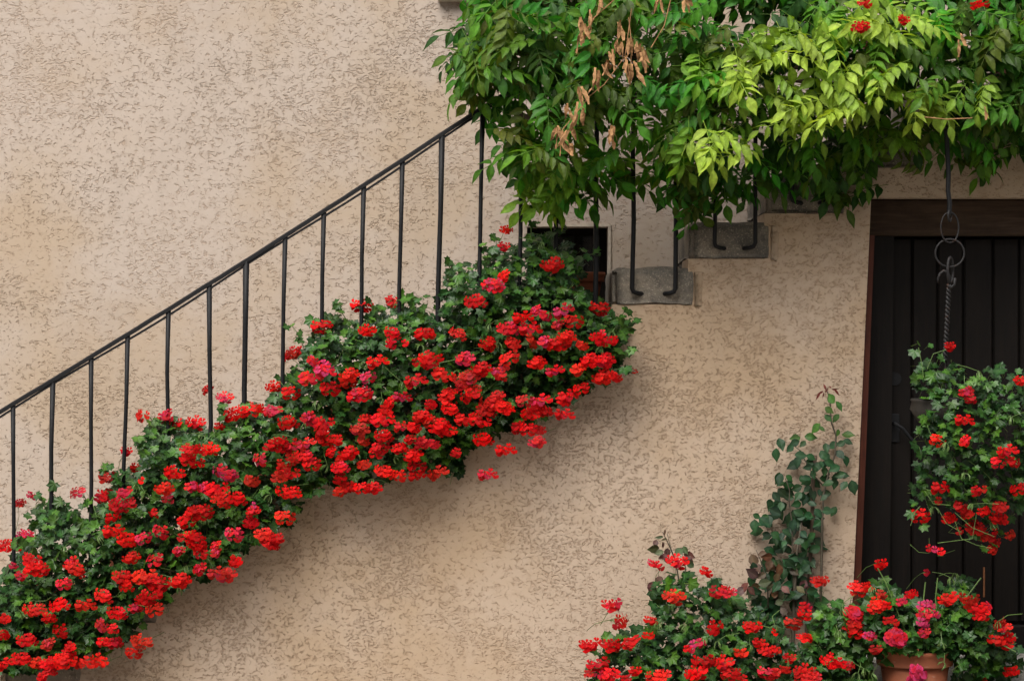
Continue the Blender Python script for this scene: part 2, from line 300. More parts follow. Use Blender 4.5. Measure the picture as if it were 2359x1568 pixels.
WY = .8                                   # the house wall stands .8 m behind the stair's outer face
def grid_wall(xs, zs, keep, y0, y1, move=None):
    "solid wall of grid cells between y0 and y1; openings get reveals"
    xs = sorted(set(round(x, 5) for x in xs)); zs = sorted(set(round(z, 5) for z in zs)); b = MB()
    idx = {}
    def vid(i, j, k):
        if (i, j, k) not in idx:
            idx[(i, j, k)] = len(b.v); x, z = xs[i], zs[j]
            if move: x, z = move(x, z)
            b.v.append((x, (y0, y1)[k], z)); b.t.append((1, 0))
        return idx[(i, j, k)]
    nx, nz = len(xs) - 1, len(zs) - 1
    K = [[keep((xs[i]+xs[i+1])/2, (zs[j]+zs[j+1])/2) for j in range(nz)] for i in range(nx)]
    on = lambda i, j: 0 <= i < nx and 0 <= j < nz and K[i][j]
    for i in range(nx):
        for j in range(nz):
            if not K[i][j]: continue
            b.f.append((vid(i,j,0), vid(i+1,j,0), vid(i+1,j+1,0), vid(i,j+1,0)))
            b.f.append((vid(i,j+1,1), vid(i+1,j+1,1), vid(i+1,j,1), vid(i,j,1)))
            if not on(i-1, j): b.f.append((vid(i,j,1), vid(i,j,0), vid(i,j+1,0), vid(i,j+1,1)))
            if not on(i+1, j): b.f.append((vid(i+1,j,0), vid(i+1,j,1), vid(i+1,j+1,1), vid(i+1,j+1,0)))
            if not on(i, j-1): b.f.append((vid(i,j,1), vid(i+1,j,1), vid(i+1,j,0), vid(i,j,0)))
            if not on(i, j+1): b.f.append((vid(i,j+1,0), vid(i+1,j+1,0), vid(i+1,j+1,1), vid(i,j+1,1)))
    b.m = [0] * len(b.f); return b

# house ---------------------------------------------------------------
house = empty('house', (0, WY, 0))
tag(house, 'beige roughcast house wall behind the stair, with a small dark window', 'house')
kW = (10 + WY) / 10
wx0, wz1 = P(1214, 521, WY).x, P(1214, 521, WY).z
wx1, wz0 = P(1403, 740, WY).x, P(1403, 740, WY).z
ux0, ux1, uz0, uz1 = P(1060, 0, WY).x, P(1060, 0, WY).x + .95, P(0, -14, WY).z, P(0, -14, WY).z + 1.5     # window upstairs, above the picture
dx0, dx1, dz0, dz1 = P(2282, 0, WY).x, P(2282, 0, WY).x + .95, Z(196) + .01, Z(196) + 2.0                 # door of the landing
holes = [(wx0, wx1, wz0, wz1), (ux0, ux1, uz0, uz1), (dx0, dx1, dz0, dz1)]
xs = [-8, 8] + [h[0] for h in holes] + [h[1] for h in holes]; zs = [0, 6.5] + [h[2] for h in holes] + [h[3] for h in holes]
grid_wall(xs, zs, lambda x, z: not any(h[0] < x < h[1] and h[2] < z < h[3] for h in holes), WY, WY + .4).build('wall', M_BACK, house)
b = MB()
for h in holes: b.box(h[0]-.3, h[1]+.3, WY+.42, WY+1.6, h[2]-.3, h[3]+.3)
o = b.build('interior', M_INSIDE, house); tag(o, 'dark rooms behind the openings')
def window(h, y, name, label, fw=.035):
    x0, x1, z0, z1 = h; f = MB()
    f.box(x0, x0+fw, y, y+.05, z0, z1); f.box(x1-fw, x1, y, y+.05, z0, z1)
    f.box(x0+fw, x1-fw, y, y+.05, z0, z0+fw); f.box(x0+fw, x1-fw, y, y+.05, z1-fw, z1)
    xm = x0 + (x1-x0)*.62; f.box(xm-.012, xm+.012, y-.004, y+.046, z0+fw, z1-fw)
    fo = f.build('window', M_DOOR, house); tag(fo, label)
    p = MB(); p.box(x0+fw, xm-.012, y+.02, y+.026, z0+fw, z1-fw); p.build('pane', M_GLASS, fo)
    p = MB(); p.box(xm+.012, x1-fw, y+.02, y+.026, z0+fw, z1-fw); p.build('pane', M_GLASS, fo)
    return fo
win = window(holes[0], WY + .20, 'window', 'small dark window sunk in the wall behind the railing')
cu = MB(); n = 14; cx0, cx1 = wx0 + .18, wx1 - .05
cv = []; cf = []
for i in range(n + 1):
    x = cx0 + (cx1-cx0)*i/n; yy = WY + .30 + (.01 if i % 2 else -.01)
    cv += [(x, yy, wz0+.02), (x, yy, wz1-.09)]
    if i: cf.append((2*i-2, 2*i, 2*i+1, 2*i-1))
cu.add(cv, cf); cu.build('curtain', M_CURTAIN, win)
e = MB(); e.box(wx1-.004, wx1+.008, WY-.006, WY+.12, wz0, wz1+.006)
e.box(wx0-.012, wx1-.004, WY-.004, WY+.10, wz1-.002, wz1+.010); e.build('plaster_edge', M_PLASTER, win)
uw = window(holes[1], WY + .15, 'window', 'upper window over the railing')
s = MB(); s.box(P(1008, 0, WY).x, ux1 + .09, WY - .05, WY + .2, P(0, 5, WY).z, P(0, 5, WY).z + .07, .006); s.build('sill', M_SILL, uw)
d = MB(); d.box(dx0, dx1, WY+.14, WY+.17, dz0, dz1); dd = d.build('door', M_SHUT, house); tag(dd, 'red brown door of the landing behind the leaves')
nb = 8
for i in range(nb):
    p = MB(); w = (dx1-dx0)/nb; p.box(dx0+i*w+.003, dx0+(i+1)*w-.003, WY+.12, WY+.142, dz0+.01, dz1-.01, .004); p.build('plank', M_SHUT, dd)

# unseen house added behind the camera to hide the low sky
opp = empty('house', (0, -17, 0)); tag(opp, 'plain unseen house added across the lane to block the low sky', 'house')
b = MB(); b.box(-16, 16, -24, -17, 0, 10.5); b.build('wall', M_BACK, opp)
b = MB(); b.add([(-16.5,-16.6,10.5),(16.5,-16.6,10.5),(16.5,-20.5,12.4),(-16.5,-20.5,12.4),(-16.5,-24.4,10.5),(16.5,-24.4,10.5)], [(0,1,2,3),(3,2,5,4),(0,4,5,1),(0,3,4),(1,5,2)]); b.build('roof', M_POT, opp)
for wx in (-11, -5.5, 0, 5.5, 11):
    for wz in (1.0, 4.2, 7.4):
        b = MB(); b.box(wx-.5, wx+.5, -17.02, -16.97, wz, wz+1.4, .01); f_ = b.build('window', M_SHUT, opp)
        b = MB(); b.box(wx-.42, wx+.42, -16.975, -16.96, wz+.08, wz+1.32); b.build('pane', M_GLASS, f_)

# staircase -----------------------------------------------------------
RUN, RISE = 176 / PX, 104.7 / PX
def bx(i): return X(1605) + RUN*i          # right end of step i
def bz(i): return Z(712) + RISE*i          # underside of step i
STH = 97 / PX
LAND_X, LAND_Z = X(2133), Z(196)
def worn(b, seed, cuts=9, amp=.008):
    "subdivide a block and wear its faces and arrises"
    import bmesh
    from mathutils import noise as mn
    me = bpy.data.meshes.new('tmp'); me.from_pydata(b.v, [], b.f); bm = bmesh.new(); bm.from_mesh(me)
    long = [e for e in bm.edges if e.calc_length() > .05]
    bmesh.ops.subdivide_edges(bm, edges=long, cuts=cuts, use_grid_fill=True)
    bmesh.ops.smooth_vert(bm, verts=[v for v in bm.verts if v.co.y < .12], factor=.5, use_axis_x=True, use_axis_y=True, use_axis_z=True)
    for v in bm.verts:
        q = v.co*9 + Vector((seed*7.3, 0, 0)); d = mn.noise_vector(q)*amp + mn.noise_vector(q*4)*amp*.45
        v.co += Vector((d.x, d.y*.5, d.z))
    bm.to_mesh(me); bm.free(); o = MB(); o.add([tuple(v.co) for v in me.vertices], [tuple(p.vertices) for p in me.polygons]); bpy.data.meshes.remove(me); return o
stair = empty('staircase', (0, 0, 0))
tag(stair, 'outdoor stone stair with beige rendered side wall and a dark boarded door below', 'staircase')
ddx0, ddx1, ddz1 = X(2007), X(2007) + .98, Z(455)
def step_top(x):                           # top of the masonry under the treads
    if x > LAND_X: return bz(4)
    i = math.ceil((x + .035 - bx(0)) / RUN); return bz(i) + .02
xs = [X(-500), 7, LAND_X, ddx0, ddx1]; zs = [0, bz(4), ddz1, .12]
for i in range(-10, 4): xs.append(bx(i) - .035); zs.append(max(0, bz(i) + .02))
xs = [x for x in xs if x >= X(-500)]
def keepw(x, z):
    if ddx0 < x < ddx1 and z < ddz1: return False
    return z < step_top(x)
def lean(x, z):                            # the old jamb leans
    if abs(x - ddx0) < 1e-4 and z <= ddz1 + 1e-4: x -= (ddz1 - z) * .046
    return x, z
b = grid_wall(xs, zs, keepw, 0, .35, lean); b.build('side_wall', M_SIDE, stair)
for i in range(-9, 4):
    b = MB(); x1 = bx(i) + .0; x0 = bx(i) - 195/PX; j = R.uniform(-.004, .004)
    z0 = bz(i); z1 = z0 + STH
    if i == -8: z0 = .01
    if i == -9: continue
    MS = M_STEP if i > -2 else M_SIDE if i > -7 else M_STEP2
    # stone end standing a little proud of the render, worn corners
    b.box(x0 + .001, x1 + j, -.010 + R.uniform(-.003, .002), WY - .004, z0 + .004, z1, .022)
    if MS is M_SIDE:
        b = MB(); b.box(x0 + .002, x1, -.003, WY - .004, z0 + .02, z1, .002); b.build('step', MS, stair)
    else: worn(b, i).build('step', MS, stair, smooth=True)
    if i in (-1, 0, 1, 2):
        b = MB(); b.box(x1 - .020, x1 + .026, -.0075, .05, z0 + .002, z1 - .01, .008)
        worn(b, i + 40, 9, .010).build('mortar', M_SIDE, stair, smooth=True)
b = MB(); b.box(LAND_X - 19/PX, 7, -.02, WY - .004, bz(4) + .004, LAND_Z, .015); b.build('landing_slab', M_STEP, stair)
fill = MB(); fill.box(X(-500), LAND_X + 1, .36, WY - .01, 0, .12); fill.build('footing', M_SIDE, stair)
# dark cellar behind the door
b = MB(); b.box(ddx0-.2, ddx1+.2, .36, WY-.02, 0, ddz1+.05); b.build('cellar', M_INSIDE, stair)
# lintel, frame, door
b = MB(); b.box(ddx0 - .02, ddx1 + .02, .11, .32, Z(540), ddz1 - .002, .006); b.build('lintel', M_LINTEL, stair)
def leaned(b):                             # follow the leaning jamb
    b.v = [(x - (ddz1 - z) * .046 * max(0, 1 - (x - ddx0) / .16), y, z) for x, y, z in b.v]; return b
f = MB(); f.box(ddx0 + .001, ddx0 + .022, .012, .30, .1, Z(540) - .003)
leaned(f).build('door_frame', M_FRAME, stair)
f = MB(); f.box(ddx0 + .024, ddx0 + .115, .12, .30, .16, Z(540) - .003); leaned(f).build('door_post', M_DOOR, stair)
DX0 = X(2022); DY = .17; DZ0, DZ1 = Z(1505), Z(545)
d = MB(); d.box(DX0, ddx1, DY + .022, DY + .045, DZ0, DZ1); door = d.build('door', M_DOOR, stair); tag(door, 'dark stained plank door under the landing')
edges = [2030, 2101, 2160, 2220, 2288, 2349, 2412, 2475, 2540]
kd = (10 + DY) / 10
for a, c in zip(edges, edges[1:]):
    x0, x1 = X(a) * kd + .003, X(c) * kd - .003
    if x1 > ddx1: x1 = ddx1 - .004
    if x1 - x0 < .02: continue
    p = MB(); yy = DY + R.uniform(0, .003)
    p.box(x0, x1, yy, DY + .024, DZ0 + .11, DZ1, .006)
    p.build('plank', M_DOOR, door)
p = MB(); p.box(X(2030)*kd, ddx1 - .01, DY - .012, DY + .02, DZ0, DZ0 + .10, .008); p.build('weather_board', M_DOOR, door)
p = MB(); c = P(2061, 980, DY); p.box(c.x-.02, c.x+.02, DY-.008, DY+.002, c.z-.07, c.z+.05, .003)
h = P(2061, 975, DY - .03)
p.tube([(h.x, DY, h.z), (h.x, DY-.045, h.z), (h.x+.03, DY-.05, h.z-.02), (h.x+.075, DY-.05, h.z-.075)], .007, 8); p.build('handle', M_IRON, door)
p = MB(); c = P(2061, 872, DY); p.tube([(c.x, DY-.006, c.z), (c.x, DY+.003, c.z)], .028, 16); p.build('escutcheon', M_IRON, door)
p = MB(); c = P(2267, 1333, DY); p.box(c.x-.004, c.x+.003, DY-.0035, DY+.004, c.z-.075, c.z+.05); p.build('scratch', M_SCRATCH, door)
for (za, zb, y0, x0) in ((.09, Z(1512) + .0, -.10, X(1990)), (0.0, .088, -.26, X(1975))):
    b = MB(); b.box(x0, ddx1 + .12, y0, .34, za, zb, .012); b.build('doorstep', M_DOORSTEP, stair)

# railing -------------------------------------------------------------
rail = empty('railing', (X(0), -.04, Z(950)))
tag(rail, 'black wrought iron railing climbing diagonally along the stair into the vine', 'railing')
RY = -.042
def rail_y(px): return 950 - .6296 * px + 9 * math.sin(max(0, min(1, px / 1100)) * math.pi)
b = MB(); pts = [(px, rail_y(px)) for px in range(-330, 2110, 40)]
prof = [(-.013, -.006), (.013, -.006), (.013, .006), (.006, .011), (-.006, .011), (-.013, .006)]
v = []; fa = []
for i, (px, py) in enumerate(pts):
    c = P(px, py, RY); j = R.uniform(-.0012, .0012)
    nx, nz = .533, .846
    for (a, q) in prof: v.append((c.x - nx*q, RY + a, c.z + nz*q + j))
m = len(prof)
for i in range(len(pts)-1):
    for k in range(m): fa.append((i*m+k, i*m+(k+1) % m, (i+1)*m+(k+1) % m, (i+1)*m+k))
b.add(v, fa); b.build('handrail', M_IRON, rail)
b = MB()
v = []; fa = []
for i, (px, py) in enumerate(pts):
    c = P(px, py, RY); off = -.0155 + (.004 * math.sin(px * .013))
    for (a, q) in ((-.009, -.004), (.009, -.004), (.009, .004), (-.009, .004)): v.append((c.x - .533*(q+off), RY + a, c.z + .846*(q+off)))
for i in range(len(pts)-1):
    for k in range(4): fa.append((i*4+k, i*4+(k+1) % 4, (i+1)*4+(k+1) % 4, (i+1)*4+k))
b.add(v, fa); b.build('rail_bar', M_IRON, rail)
b = MB(); c = P(2100, rail_y(2100), RY); b.tube([c, (c.x + .1, RY, c.z + .02), (5.5, RY, c.z + .02)], .013, 8); b.build('landing_rail', M_IRON, rail)
BARS = [(-240, -236, 9), (-150, -146, 9), (-58, -54, 9), (30, 33, 10), (122, 115, 11), (210, 207, 10), (294, 281, 10), (388, 384, 10), (482, 478, 11), (567, 562, 13),
        (657, 649, 10), (746, 738, 10), (838, 830, 10), (927, 916, 10), (1018, 1005, 12), (1112, 1101, 10), (1200, 1194, 10), (1286, 1281, 11),
        (1378, 1370, 12), (1464, 1456, 11), (1560, 1556, 11), (1652, 1646, 10), (1742, 1740, 10), (1826, 1824, 11), (1915, 1912, 10)]
for k, (xt, xb, w) in enumerate(BARS):
    i = math.floor((xb - 1420) / 176); yb = 712 - 104.7*i - 48
    a = P(xt, rail_y(xt), RY); c = P(xb, yb, RY); r = w / PX / 2
    hook = -1 if k % 2 == 0 else 1
    pts = [a]
    for q in (.25, .5, .75): pts.append(a.lerp(c, q) + Vector((R.uniform(-.004, .004), 0, 0)))
    if k in (6, 8): pts[2] += Vector((-.006 if k == 6 else .008, 0, 0))
    pts += [c, c + Vector((hook*.006, .004, -.014)), c + Vector((hook*.022, .012, -.020)), c + Vector((hook*.045, .04, -.022))]
    b = MB(); b.tube(pts, [r*1.25, r, r, r, r, r, r, r], 6); b.build('baluster', M_IRON, rail, smooth=True)
for k in range(14):
    x = LAND_X + .06 + k*.16; b = MB()
    b.tube([(x, RY, P(2100, rail_y(2100), RY).z + .015), (x, RY, LAND_Z - .06), (x, .03, LAND_Z - .08)], .0095, 6); b.build('baluster', M_IRON, rail)

# chain that carries the basket ---------------------------------------
CY = -.36
ch = empty('hanging_chain', P(2183, 380, CY))
tag(ch, 'dark iron chain with ring, links and twisted rod hanging from the landing above the basket', 'chain')
b = MB(); b.tube([P(2180, 300, CY), P(2185, 400, CY), P(2184, 440, CY), P(2188, 470, CY), P(2186, 494, CY)], .0095, 8); b.build('strap', M_IRON, ch)
b = MB(); c = P(2180, 300, CY); b.tube([c, c + Vector((0, .1, .05)), (c.x, .02, LAND_Z - .09)], .011, 8); b.build('bracket', M_IRON, ch)
def ring(cx, cy, rx, ry, r, yaw, name, m):
    c = P(cx, cy, CY); q = MB(); pts = []
    for k in range(25):
        a = 2*math.pi*k/24; u = rx*math.cos(a)/PX
        pts.append((c.x + u*math.cos(yaw), CY + u*math.sin(yaw), c.z + ry*math.sin(a)/PX))
    q.tube(pts, r, 6, cap=False); return q.build(name, m, ch, smooth=True)
ring(2188, 497, 9, 12, .0045, 1.0, 'eye', M_RUST)
ring(2188, 524, 22, 34, .0035, .3, 'link', M_RUST)
ring(2188, 583, 33, 31, .0042, .1, 'ring', M_RUST)
ring(2189, 622, 12, 28, .006, .9, 'link', M_RUST)
b = MB(); hk = [(2160, 652), (2161, 640), (2166, 630), (2174, 624), (2182, 626), (2187, 636), (2186, 655)]
b.tube([P(x, y, CY) for x, y in hk], [.003, .005, .006, .006, .006, .006, .007], 8)
b.tube([P(2186, 655, CY), P(2192, 662, CY), P(2199, 655, CY), P(2200, 640, CY)], .006, 8); b.build('hook', M_RUST, ch, smooth=True)
b = MB(); top, bot = P(2186, 655, CY), P(2177, 832, CY)
for ph in (0, math.pi):
    pts = []
    for k in range(61):
        t = k/60; q = top.lerp(bot, t); a = ph + t*2*math.pi*9
        pts.append(q + Vector((.0055*math.cos(a), .0055*math.sin(a), 0)))
    b.tube(pts, .0055, 6)
b.build('twisted_rod', M_RUST, ch, smooth=True)

# ------------------------------------------------------------------ plants: templates
def leaf_geranium(rng, size):
    pol = [(0, 1.0), (20, .70), (34, .74), (52, .97), (70, .66), (84, .66), (104, .84), (126, .56), (150, .52), (172, .22)]
    pts = [(a, r*rng.uniform(.92, 1.08)) for a, r in pol] + [(-a, r*rng.uniform(.92, 1.08)) for a, r in pol[:0:-1]]
    cup = rng.uniform(.05, .3); v = [(0, 0, 0)]; t = [(1.5, .10)]
    for a, r in pts:
        x = math.sin(rad(a))*r*size; y = math.cos(rad(a))*r*size
        z = size*(cup*r*r*(1 if r < .8 else .45) + rng.uniform(-.08, .08)); v.append((x, y + .15*size, z)); t.append((rng.uniform(.8, 1.0), 0))
    n = len(pts); f = [(0, 1+(k+1) % n, 1+k) for k in range(n)]
    b = MB(); b.add(v, f, t)
    b.add([(-.0011, 0, 0), (.0011, 0, 0), (.001, -.01, -.045), (-.001, -.01, -.045)], [(0, 1, 2, 3)], (1.3, .5))
    return b
def leaflet_b(rng, L, wd, fold=.25, droop=.3, serr=False):
    "oval leaf with a pointed tip along +Y, folded on its midrib"
    prof = [(0, .04), (.18, .70), (.40, 1.0), (.62, .84), (.82, .36), (1.0, .02)]
    v = []; t = []; fo = rng.uniform(.5, 1.3)*fold; dr = rng.uniform(.4, 1.5)*droop
    for s, w in prof:
        z = -dr*L*s*s; x = w*wd/2; u = rng.uniform(-.04, .04)*wd if 0 < s < 1 else 0
        v += [(-x, s*L, z + fo*x + u), (0, s*L, z), (x, s*L, z + fo*x - u)]; t += [(.92, 0), (1.2, .05), (.92, 0)]
    f = []
    for i in range(len(prof)-1):
        a = 3*i; f += [(a, a+1, a+4, a+3), (a+1, a+2, a+5, a+4)]
    b = MB(); b.add(v, f, t); return b
def floret(b, C, Nn, rng, size=.0165, k=1.0, pink=0.0, petals=5):
    "five obovate petals: two upright, three broad ones below"
    Nn = Nn.normalized(); U = Vector((0, 0, 1)) - Nn*Nn.z
    U = U.normalized() if U.length > .1 else Vector((1, 0, 0)); S = U.cross(Nn)
    spec = [(61, 1.08, .70), (119, 1.08, .70), (-24, 1.0, .92), (-90, 1.0, .98), (-156, 1.0, .92)] if petals == 5 else \
           [(q*360/petals + rng.uniform(-12, 12), rng.uniform(.7, 1.1), .95) for q in range(petals)]
    roll = rng.uniform(-16, 16); tint = rng.uniform(.55, 1.12)*k
    for a, l, w in spec:
        a = rad(a + roll + rng.uniform(-7, 7)); D = S*math.cos(a) + U*math.sin(a); E_ = Nn.cross(D)
        L = l*size*rng.uniform(.88, 1.1); wd = w*size*rng.uniform(.88, 1.1)*.5; up = rng.uniform(.0, .45)
        q = lambda s, x, z: C + D*(s*L) + E_*(x*wd) + Nn*(z*L + up*s*s*L*.6)
        v = [q(.05, 0, 0), q(.45, -.6, .08), q(.45, .6, .08), q(.8, -1.0, .0), q(.8, 1.0, .0), q(.99, -.5, -.08), q(.93, 0, -.02), q(.99, .5, -.08)]
        tt = tint*rng.uniform(.9, 1.08)
        b.add(v, [(0, 2, 1), (1, 2, 4, 3), (3, 4, 7, 6, 5)], [(tt*.72, pink)] + [(tt*.95, pink)]*2 + [(tt*1.08, pink)]*5, 0)  # darker petal bases: shade between florets painted into the tint
def umbel(rng, n, width, height, full=False, up=False):
    b = MB(); rt = Vector((0, .035, -.012)); pts = []
    for k in range(n):
        for _ in range(60):
            x, z = rng.uniform(-1, 1), rng.uniform(-1, 1)
            if x*x + z*z < 1 and all((x-p[0])**2*width**2 + (z-p[1])**2*height**2 > (.0235)**2 for p in pts): break
        pts.append((x, z))
        y = -.36*math.sqrt(max(0, 1 - .9*(x*x + z*z)))*width*.8 + rng.uniform(-.008, .010)
        C = Vector((x*width/2, y, z*height/2))
        Nn = Vector((x*.6 + rng.uniform(-.35, .35), -1.0, z*.45 + rng.uniform(-.15, .4)))
        floret(b, C, Nn, rng, .0178 if not full else .02, 1.0, rng.random(), 5 if not full else 7)
        b.tube([rt, C.lerp(rt, .45) + Vector((0, 0, .004)), C], .0007, 3, (1, 0), 1, False)
    b.tube([rt, rt + Vector((rng.uniform(-.03, .03), .05, .01 if up else -.03)), rt + Vector((rng.uniform(-.05, .05), .11, .05 if up else -.09))], .0013, 4, (1, 0), 1, False)
    return b
def bud_cluster(rng):
    b = MB(); rt = Vector((0, 0, 0))
    b.tube([Vector((rng.uniform(-.05, .05), .09, .02)), Vector((0, .045, .015)), rt], .0014, 4, (1, 0), 1, False)
    for k in range(7):
        a = rng.uniform(0, 6.28); d = Vector((math.cos(a)*.016, math.sin(a)*.012 - .004, -rng.uniform(.008, .022)))
        b.tube([rt, d*.5 + Vector((0, 0, .006)), d, d + Vector((0, 0, -.012))], [.0007, .0008, .0024, .0006], 4, (1, 0), 1, False)
    return b

LEAVES = [leaf_geranium(R, s) for s in (.026, .029, .031, .027, .033, .024, .030, .028)]
LEAF_ME = [b.mesh('geranium_leaf', M_LEAF, False) for b in LEAVES]
UMB = {}
for key, n, w, h in (('xs', 1, .01, .01), ('s', 4, .046, .022), ('m', 7, .078, .034), ('l', 12, .108, .044), ('xl', 18, .145, .050)):
    UMB[key] = [umbel(R, n + (R.randint(-1, 2) if n > 3 else 0), w, h*R.uniform(.85, 1.2), False, q > 4).mesh('flower_head', [M_PETAL, M_STALK]) for q in range(10)]
UMB['dbl'] = [umbel(R, 22, .075, .06, True, True).mesh('flower_head', [M_PETAL, M_STALK]) for _ in range(3)]
BUDS = [bud_cluster(R).mesh('bud_cluster', [M_PETAL, M_STALK]) for _ in range(4)]

def inside(poly, x, y):
    c = False; j = len(poly) - 1
    for i in range(len(poly)):
        (xi, yi), (xj, yj) = poly[i], poly[j]
        if (yi > y) != (yj > y) and x < (xj - xi)*(y - yi)/(yj - yi) + xi: c = not c
        j = i
    return c
def edge_dist(poly, x, y):
    best = 1e9
    for i in range(len(poly)):
        ax, ay = poly[i-1]; cx, cy = poly[i]; dx, dy = cx-ax, cy-ay
        t = max(0, min(1, ((x-ax)*dx + (y-ay)*dy) / (dx*dx + dy*dy + 1e-9)))
        best = min(best, math.hypot(ax + t*dx - x, ay + t*dy - y))
    return best
def scatter(poly, n, rng):
    xs = [p[0] for p in poly]; ys = [p[1] for p in poly]; out = []
    while len(out) < n:
        x, y = rng.uniform(min(xs), max(xs)), rng.uniform(min(ys), max(ys))
        if inside(poly, x, y): out.append((x, y))
    return out
def frame(Nn, T):
    Nn = Nn.normalized(); T = (T - Nn*T.dot(Nn)); T = T.normalized() if T.length > 1e-4 else Nn.orthogonal().normalized()
    M = Matrix((T.cross(Nn), T, Nn)).transposed().to_4x4(); return M
def rv(rng, s=1.0): return Vector((rng.gauss(0, s), rng.gauss(0, s), rng.gauss(0, s)))

def gcol(rng):
    k = rng.uniform(.55, 1.3); y = rng.random()**2
    return (k*(.013 + .036*y), k*(.058 + .070*y), k*(.010 - .002*y), 1)
def red(rng, p):
    k = rng.uniform(.62, 1.06); co = rng.random()**3
    return (.74*k, .003 + .010*p + .022*co, .004 + .025*p + .006*co, p)
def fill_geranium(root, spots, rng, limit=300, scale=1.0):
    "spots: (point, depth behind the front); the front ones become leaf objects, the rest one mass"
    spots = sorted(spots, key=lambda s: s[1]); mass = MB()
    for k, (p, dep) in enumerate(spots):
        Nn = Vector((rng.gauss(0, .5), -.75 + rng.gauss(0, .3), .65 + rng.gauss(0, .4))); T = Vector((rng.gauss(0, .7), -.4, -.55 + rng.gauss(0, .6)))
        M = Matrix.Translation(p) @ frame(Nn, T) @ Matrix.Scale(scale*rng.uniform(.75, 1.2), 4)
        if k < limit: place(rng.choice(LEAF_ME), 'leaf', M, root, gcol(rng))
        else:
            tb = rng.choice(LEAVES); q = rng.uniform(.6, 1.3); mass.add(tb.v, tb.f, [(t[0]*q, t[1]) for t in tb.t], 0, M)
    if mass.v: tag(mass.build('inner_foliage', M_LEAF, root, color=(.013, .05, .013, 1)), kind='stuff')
def head_for(w):
    return 'xs' if w < 17 else 's' if w < 34 else 'm' if w < 50 else 'l' if w < 70 else 'xl'
NOM = {'xs': 18, 's': 36, 'm': 52, 'l': 68, 'xl': 88, 'dbl': 58}
def flowers(root, items, yfun, rng, dbl=False, low=lambda x, y: False):
    for (x, y, w, p) in items:
        key = head_for(w); 
        if dbl and p >= 4 and w > 38: key = 'dbl'
        s = max(.85, min(1.4, 1.17*w / NOM[key])); yy = yfun(x, y)
        c = P(x, y, yy) + Vector((0, .02*s, 0))
        yaw = rng.gauss(0, .35); M = Matrix.Translation(c) @ Euler((rng.gauss(-.05, .16), rng.gauss(0, .16), yaw)).to_matrix().to_4x4() @ Matrix.Scale(s, 4)
        pick = UMB[key] if key == 'dbl' else UMB[key][5:] if low(x, y) else UMB[key][:5]
        o = place(rng.choice(pick), 'flower_head', M, root, red(rng, p/10))
        if p >= 6: tag(o, 'pink fading flower head')
def buds(root, pts, rng):
    for p in pts:
        M = Matrix.Translation(p) @ Euler((rng.gauss(0, .3), rng.gauss(0, .4), rng.gauss(0, .8))).to_matrix().to_4x4()
        place(rng.choice(BUDS), 'bud_cluster', M, root, (.2, .25, .1, 0))

def pot_mesh(r, h, rim=.04):
    b = MB()
    b.lathe([(.0, .0), (r*.68, 0), (r*.70, .01), (r*.9, h-rim), (r*.9, h-rim), (r*.99, h-rim), (r, h-rim+.006), (r*1.0, h-.018), (r*1.03, h-.014), (r*1.04, h-.004), (r*1.02, h), (r*.92, h), (r*.9, h-.02), (r*.88, h-.03)], 40)
    return b

# ------------------------------------------------------------------ geraniums along the stair
POLY = [(-90,1390),(-20,1330),(25,1300),(72,1235),(82,1160),(130,1145),(190,1180),(232,1165),(262,1095),(318,1072),(325,1005),(360,955),(420,972),(470,985),(520,958),(560,938),(612,925),(652,850),(698,805),(718,742),(760,716),(820,732),(872,698),(960,688),(1000,715),(1018,640),(1058,600),(1085,618),(1122,588),(1150,555),(1200,560),(1245,535),(1325,560),(1345,620),(1372,678),(1402,690),(1425,705),(1440,735),
        (1442,790),(1428,845),(1385,880),(1340,905),(1270,950),(1210,985),(1150,1005),(1085,1035),(1062,1098),(1000,1095),(940,1085),(850,1125),(780,1118),(705,1145),(690,1190),(640,1225),(560,1265),(500,1325),(430,1345),(380,1385),(345,1415),(312,1455),(262,1495),(200,1525),(100,1540),(-90,1560)]
def under(x): return 712 - .594*(x - 1605)
def sm(a, b, t):
    t = max(0, min(1, (t-a)/(b-a))); return t*t*(3-2*t)
TOPS = {}
def top_edge(x):
    k = int(x)//6
    if k not in TOPS:
        y = 400
        while y < 1560 and not inside(POLY, k*6 + 3, y): y += 4
        TOPS[k] = y
    return TOPS[k]
def y_front(x, y):
    return .05 - .22*sm(-10, 60, y - top_edge(x)) + .05*sm(-60, 30, y - under(x))
rows = ['lowest red geranium on the stair, cut off by the left picture edge',
        'red geranium on the stair at the third and fourth balusters from the left',
        'red geranium on the stair at the fifth and sixth balusters from the left',
        'red geranium on the stair at the seventh and eighth balusters from the left',
        'red geranium on the stair at the ninth and tenth balusters from the left',
        'red geranium on the stair at the eleventh and twelfth balusters from the left',
        'red geranium on the stair just left of the small window, shoots climbing the bars',
        'topmost red geranium on the stair, foliage covering the lower small window']
plants = {}
rng = random.Random(21)
for k, i in enumerate(range(-8, 0)):
    px = 1420 + 176*i + 90
    base = Vector((X(px), .27, bz(i) + STH))
    root = empty('ivy_geranium', base); tag(root, rows[k], 'geranium', 'red geraniums along the stair'); plants[i] = root
    b = pot_mesh(.115, .17); o = b.build('pot', M_POT, root, smooth=True); o.location = (0, 0, .002)
    s = MB(); s.lathe([(0, 0), (.103, 0)], 24); o = s.build('soil', M_SOIL, root); o.location = (0, 0, .15)
